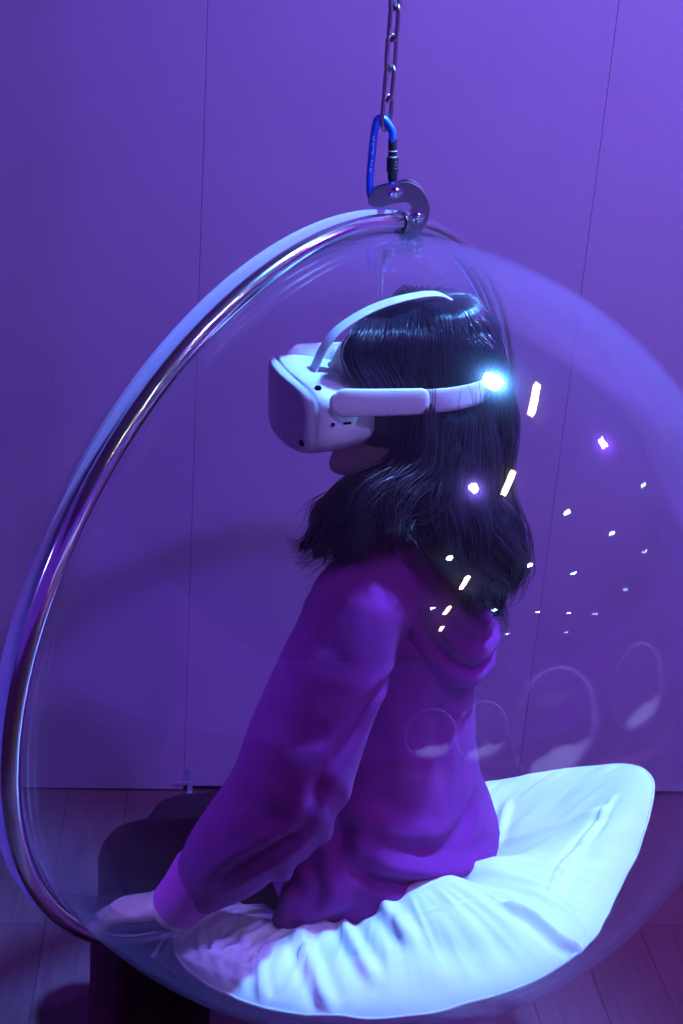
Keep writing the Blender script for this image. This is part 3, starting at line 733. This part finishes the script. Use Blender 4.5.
rs = [rr_ring(FX-.0105, .0915, .0505, cz_=ZC, bend=.014), rr_ring(FX-.0125, .0935, .0525, cz_=ZC, bend=.014), rr_ring(FX-.034, .0950, .0530, cz_=ZC, bend=.010, q=3.8), rr_ring(FX-.060, .0945, .0505, cz_=ZC-.001, bend=.006, q=3.4), rr_ring(FX-.084, .092, .046, cz_=ZC-.002, bend=.004, q=3.0), rr_ring(FX-.100, .086, .038, cz_=ZC-.003, q=2.7), rr_ring(FX-.108, .076, .030, cz_=ZC-.003, q=2.5)]
shell = mk('visor_body', *loft(rs), MAT['white'], hs, sharp=60)
rs = [rr_ring(FX-.080, .080, .040, cz_=ZC-.002, q=2.8), rr_ring(FX-.092, .087, .049, cz_=ZC-.001, q=2.8), rr_ring(FX-.106, .092, .061, cz_=0.002, bend=.012, q=2.7), rr_ring(FX-.124, .091, .069, cz_=0.003, bend=.022, q=2.7), rr_ring(FX-.132, .087, .066, cz_=.003, bend=.024, q=2.7)]
mk('face_pad', *loft(rs), MAT['facepad'], hs)
def lensdisc(p, nrm, r, name, parent):
    nrm = np.array(nrm)/np.linalg.norm(nrm)
    o = mk(name, *merge([lathe([(0, .0016), (r*.7, .0015), (r, .0006), (r, -.003)], p, nrm, 20)]), MAT['lens'], parent); return o
bvh = BVHTree.FromPolygons([v.co for v in shell.data.vertices], [tuple(p.vertices) for p in shell.data.polygons])
bvf = BVHTree.FromPolygons([v.co for v in front_p.data.vertices], [tuple(p.vertices) for p in front_p.data.polygons])
def hit(px, py):
    a = [b.ray_cast(Vector(CAM), Vector(ray(px, py))) for b in (bvh, bvf)]; a = [x for x in a if x[0] is not None]
    if not a: return None
    h = min(a, key=lambda x: x[3]); nn = h[1] if h[1].dot(Vector(ray(px, py))) < 0 else -h[1]
    return (h[0], nn)
for px, py, r, nm in ((318, 388.5, .0042, 'tracking_camera'), (302, 443, .004, 'tracking_camera'), (333, 424.5, .0024, 'audio_port')):
    h = hit(px, py)
    if h:
        b_ = mk(nm+'_bezel' if False else nm, *lathe([(0, .0030), (r*.5, .0028), (r*.9, .0020), (r, .0008), (r, -.003)], np.array(h[0]), np.array(h[1]), 20), MAT['lens'], hs); b_['label'] = 'small round black camera lens' if 'cam' in nm else 'small round black socket'
h0 = hit(344, 423.5); h1 = hit(350.5, 423)
if h0 and h1:
    nn = np.array(h0[1]); b_ = mk('charging_port', *tube([np.array(h0[0]), np.array(h1[0])], [(.0016, .0010)]*2, 12), MAT['lens'], hs); tag(b_, 'small black oblong slot')
# rigid side arm + soft strap round the back of the head + top strap
def ribbon(P, wdir, hw_, th, nrmfn=None, n=10):
    P = np.asarray(P); rads = [(hw_ if np.isscalar(hw_) else hw_[i], th) for i in range(len(P))]
    return tube(P, rads, 16, ref=wdir, sq=3.2)
for s_ in (1, -1):
    P = catmull([hl(.118, s_*.0975, .019), hl(.100, s_*.1010, .019), hl(.065, s_*.1045, .018), hl(.015, s_*.1085, .017)], 6)
    rad_ = list(np.interp(np.linspace(0, 1, len(P)), [0, .06, .2, 1], [.0125, .0165, .0178, .0165]))
    mk('side_arm', *tube(P, [(a, .0036) for a in rad_], 20, ref=HU, sq=2.6), MAT['white'], hs)
P = []
for k in range(31):
    a = R_(62+236*k/30); f_, s_ = math.cos(a), math.sin(a)
    P.append(hl(-.010+f_*.112 if f_ < 0 else -.010+f_*.145, s_*(.1085-.008*max(0, -f_)), .0165-.001*math.cos(a)))
mk('head_strap', *tube(P, [(.0150, .0018)]*31, 12, ref=HU, sq=3), MAT['whitefab'], hs)
P = catmull([hl(.120, .012, .040), hl(.108, .012, .070), hl(.088, .012, .098), hl(.050, .013, .124), hl(.008, .014, .1385), hl(-.030, .014, .143), hl(-.052, .012, .134), hl(-.085, .008, .108), hl(-.108, .004, .070), hl(-.126, .0, .012)], 5)
tr_ = tube(P, [(.0018, .0125)]*len(P), 12, ref=HU, sq=3)
# reference must stay off the path direction: build with side vector instead
tr_ = tube(P, [(.0125, .0019)]*len(P), 14, ref=HS, sq=3); mk('top_strap', *tr_, MAT['band'], hs)

# ------------------------------------------------------------------ other bubble chairs, mirrored in the acrylic
def copy_tree(o, parent=None):
    c = o.copy(); COL.objects.link(c); c.parent = parent; c.matrix_parent_inverse = o.matrix_parent_inverse.copy()
    for ch in list(o.children): 
        if parent is None or True: copy_tree(ch, c)
    return c
def place(src, x, y, rz, label, group, z=None):
    c = copy_tree(src); piv = Vector((C[0], C[1], 0)); L = Vector(src.location)-piv
    L.rotate(Matrix.Rotation(rz, 3, 'Z')); c.location = Vector((x, y, z or 0))+L; c.rotation_euler = (0, 0, rz); c['label'] = label; c['group'] = group
    return c
others = [((1.85, -.02), 28, 'empty clear bubble chair, the largest of those mirrored in the acrylic at lower right'),
          ((2.2, -2.05), 5, 'empty clear bubble chair mirrored small beside the back of the sweatshirt'),
          ((1.53, -3.06), -25, 'empty clear bubble chair mirrored over the back of the sweatshirt'),
          ((3.45, .62), 45, 'empty clear bubble chair mirrored small at the right edge')]
for i, ((x, y), rz, lab) in enumerate(others):
    z_ = 0
    place(chair, x, y, R_(rz), lab, 'bubble chairs mirrored in the acrylic', z_)
    place(cush, x, y, R_(rz), lab.replace('empty clear bubble chair,', 'white cushion in the chair').replace('empty clear bubble chair', 'white cushion in chair'), 'cushions of the mirrored chairs', z_)
    place(chain, x, y, R_(rz), lab.replace('empty clear bubble chair,', 'steel chain of the chair').replace('empty clear bubble chair', 'steel chain of chair'), 'chains of the mirrored chairs', 0)

# ------------------------------------------------------------------ ceiling lamps seen mirrored in the shell
G = 'round ceiling downlights mirrored as dots in the acrylic'
def downlight(x, y, r=.045, m_='dl', lab='small round cold-white ceiling downlight mirrored as a dot in the acrylic', g=G):
    t = thing('downlight', (x, y, 3.0), lab, 'ceiling light', g)
    mk('housing', *lathe([(r*1.35, .0), (r*1.35, -.012), (r*1.1, -.014), (r*1.02, -.004)], (x, y, 3.009), (0, 0, 1), 24), MAT['housing'], t)
    mk('diffuser', *lathe([(0, -.006), (r, -.006), (r*1.02, -.002)], (x, y, 3.009), (0, 0, 1), 24), MAT[m_], t); return t
for x, y in ((2.44, 2.24), (3.91, 2.58), (2.39, .86), (3.67, 1.12), (1.0, .63), (1.06, -.48), (3.48, -.08), (1.18, -1.76), (2.42, -1.59), (3.57, -1.43), (4.65, -1.23), (5.92, -1.0), (6.18, .34), (5.61, -2.13), (2.37, -.26), (5.5, 1.6), (3.42, -2.54)):
    downlight(x, y)
downlight(.92, 1.91, .085, 'spotled', 'bright blue ceiling spotlight whose glare shows on the acrylic behind the head', None)
for k, (x, y0, y1) in enumerate(((1.35, 1.754, 2.2), (1.36, .672, .988), (1.46, -1.09, -.76), (1.46, -1.9, -1.62), (1.6, -2.6, -2.4))):
    t = thing('tube_light', (x, (y0+y1)/2, 3.0), 'warm white linear ceiling lamp mirrored as a slanting bar in the acrylic', 'ceiling light', 'warm linear ceiling lamps mirrored in the acrylic')
    mk('housing', *box((x, (y0+y1)/2, 2.997), (.09, y1-y0+.03, .022)), MAT['housing'], t, False)
    mk('diffuser', *box((x, (y0+y1)/2, 2.983), (.065, y1-y0, .008)), MAT['bar'], t, False)

# ------------------------------------------------------------------ light
def spot(name, loc, tgt, e, col, size=50, blend=.6, rad=.08):
    l = bpy.data.lights.new(name, 'SPOT'); l.energy = e; l.color = col; l.spot_size = R_(size); l.spot_blend = blend; l.shadow_soft_size = rad
    o = bpy.data.objects.new(name, l); COL.objects.link(o); o.location = loc
    o.rotation_euler = (Vector(tgt)-Vector(loc)).to_track_quat('-Z', 'Y').to_euler(); return o
def area(name, loc, tgt, e, col, sx, sy):
    l = bpy.data.lights.new(name, 'AREA'); l.energy = e; l.color = col; l.shape = 'RECTANGLE'; l.size = sx; l.size_y = sy
    o = bpy.data.objects.new(name, l); COL.objects.link(o); o.location = loc
    o.rotation_euler = (Vector(tgt)-Vector(loc)).to_track_quat('-Z', 'Y').to_euler(); return o
spot('key_spot', (.92, 1.91, 2.94), (.10, 1.66, .75), 860, (.10, .375, 1.0), 38, .7, .06)
spot('second_spot', (1.0, .63, 2.94), (.10, 1.7, .8), 120, (.24, .14, 1.0), 36, .8, .03)
spot('wall_spot', (2.44, 2.20, 2.94), (-.2, 2.75, 1.2), 290, (.22, .060, 1.0), 80, 1, .03)
spot('wall_spot', (1.0, .63, 2.94), (.05, 2.68, 1.6), 165, (.22, .062, 1.0), 50, 1, .09)
spot('wall_spot', (4.65, 1.7, 2.94), (4.6, 3.1, 1.3), 420, (.30, .12, 1.0), 100, 1, .03)  # added lamp out of view, brightens the far wall mirrored at the shell edge
spot('ring_fill', (-2.7, 2.05, 1.2), (-.33, 1.46, .56), 300, (.22, .18, 1.0), 26, .6, .03)  # added lamp out of view, lifts the rim flange and the hand
spot('floor_spot', (2.39, .86, 2.94), (1.0, 2.1, 0), 260, (.30, .07, 1.0), 48, 1, .03)
spot('added_uplight', (3.6, 1.9, .3), (2.6, 2.2, 3), 260, (.32, .14, 1.0), 120, 1, .1)  # added lamp out of view, brightens the ceiling mirrored in the shell
spot('aisle_spot', (1.0, .63, 2.9), (1.80, .05, .7), 1500, (.4, .4, 1.0), 34, .5, .03)
spot('aisle_spot', (1.18, -1.76, 2.94), (1.9, -.1, .6), 1500, (.35, .35, 1.0), 36, .6, .03)
spot('aisle_spot', (1.06, -.48, 2.94), (1.9, -2.5, .7), 3000, (.35, .35, 1.0), 42, .6, .03)
spot('aisle_spot', (2.39, .86, 2.94), (3.45, .6, .6), 2000, (.35, .35, 1.0), 34, .6, .03)
w = bpy.data.worlds.new('world'); S.world = w; w.use_nodes = True
bg = w.node_tree.nodes['Background']; bg.inputs['Color'].default_value = (.085, .018, .40, 1); bg.inputs['Strength'].default_value = 1.0

S.view_settings.view_transform = 'Standard'; S.view_settings.look = 'None'; S.view_settings.exposure = 0; S.view_settings.gamma = 1; S.view_settings.use_curve_mapping = False
cy_ = S.cycles; cy_.transparent_max_bounces = 48; cy_.max_bounces = 12; cy_.glossy_bounces = 6; cy_.sample_clamp_indirect = 6; cy_.caustics_reflective = False; cy_.caustics_refractive = False
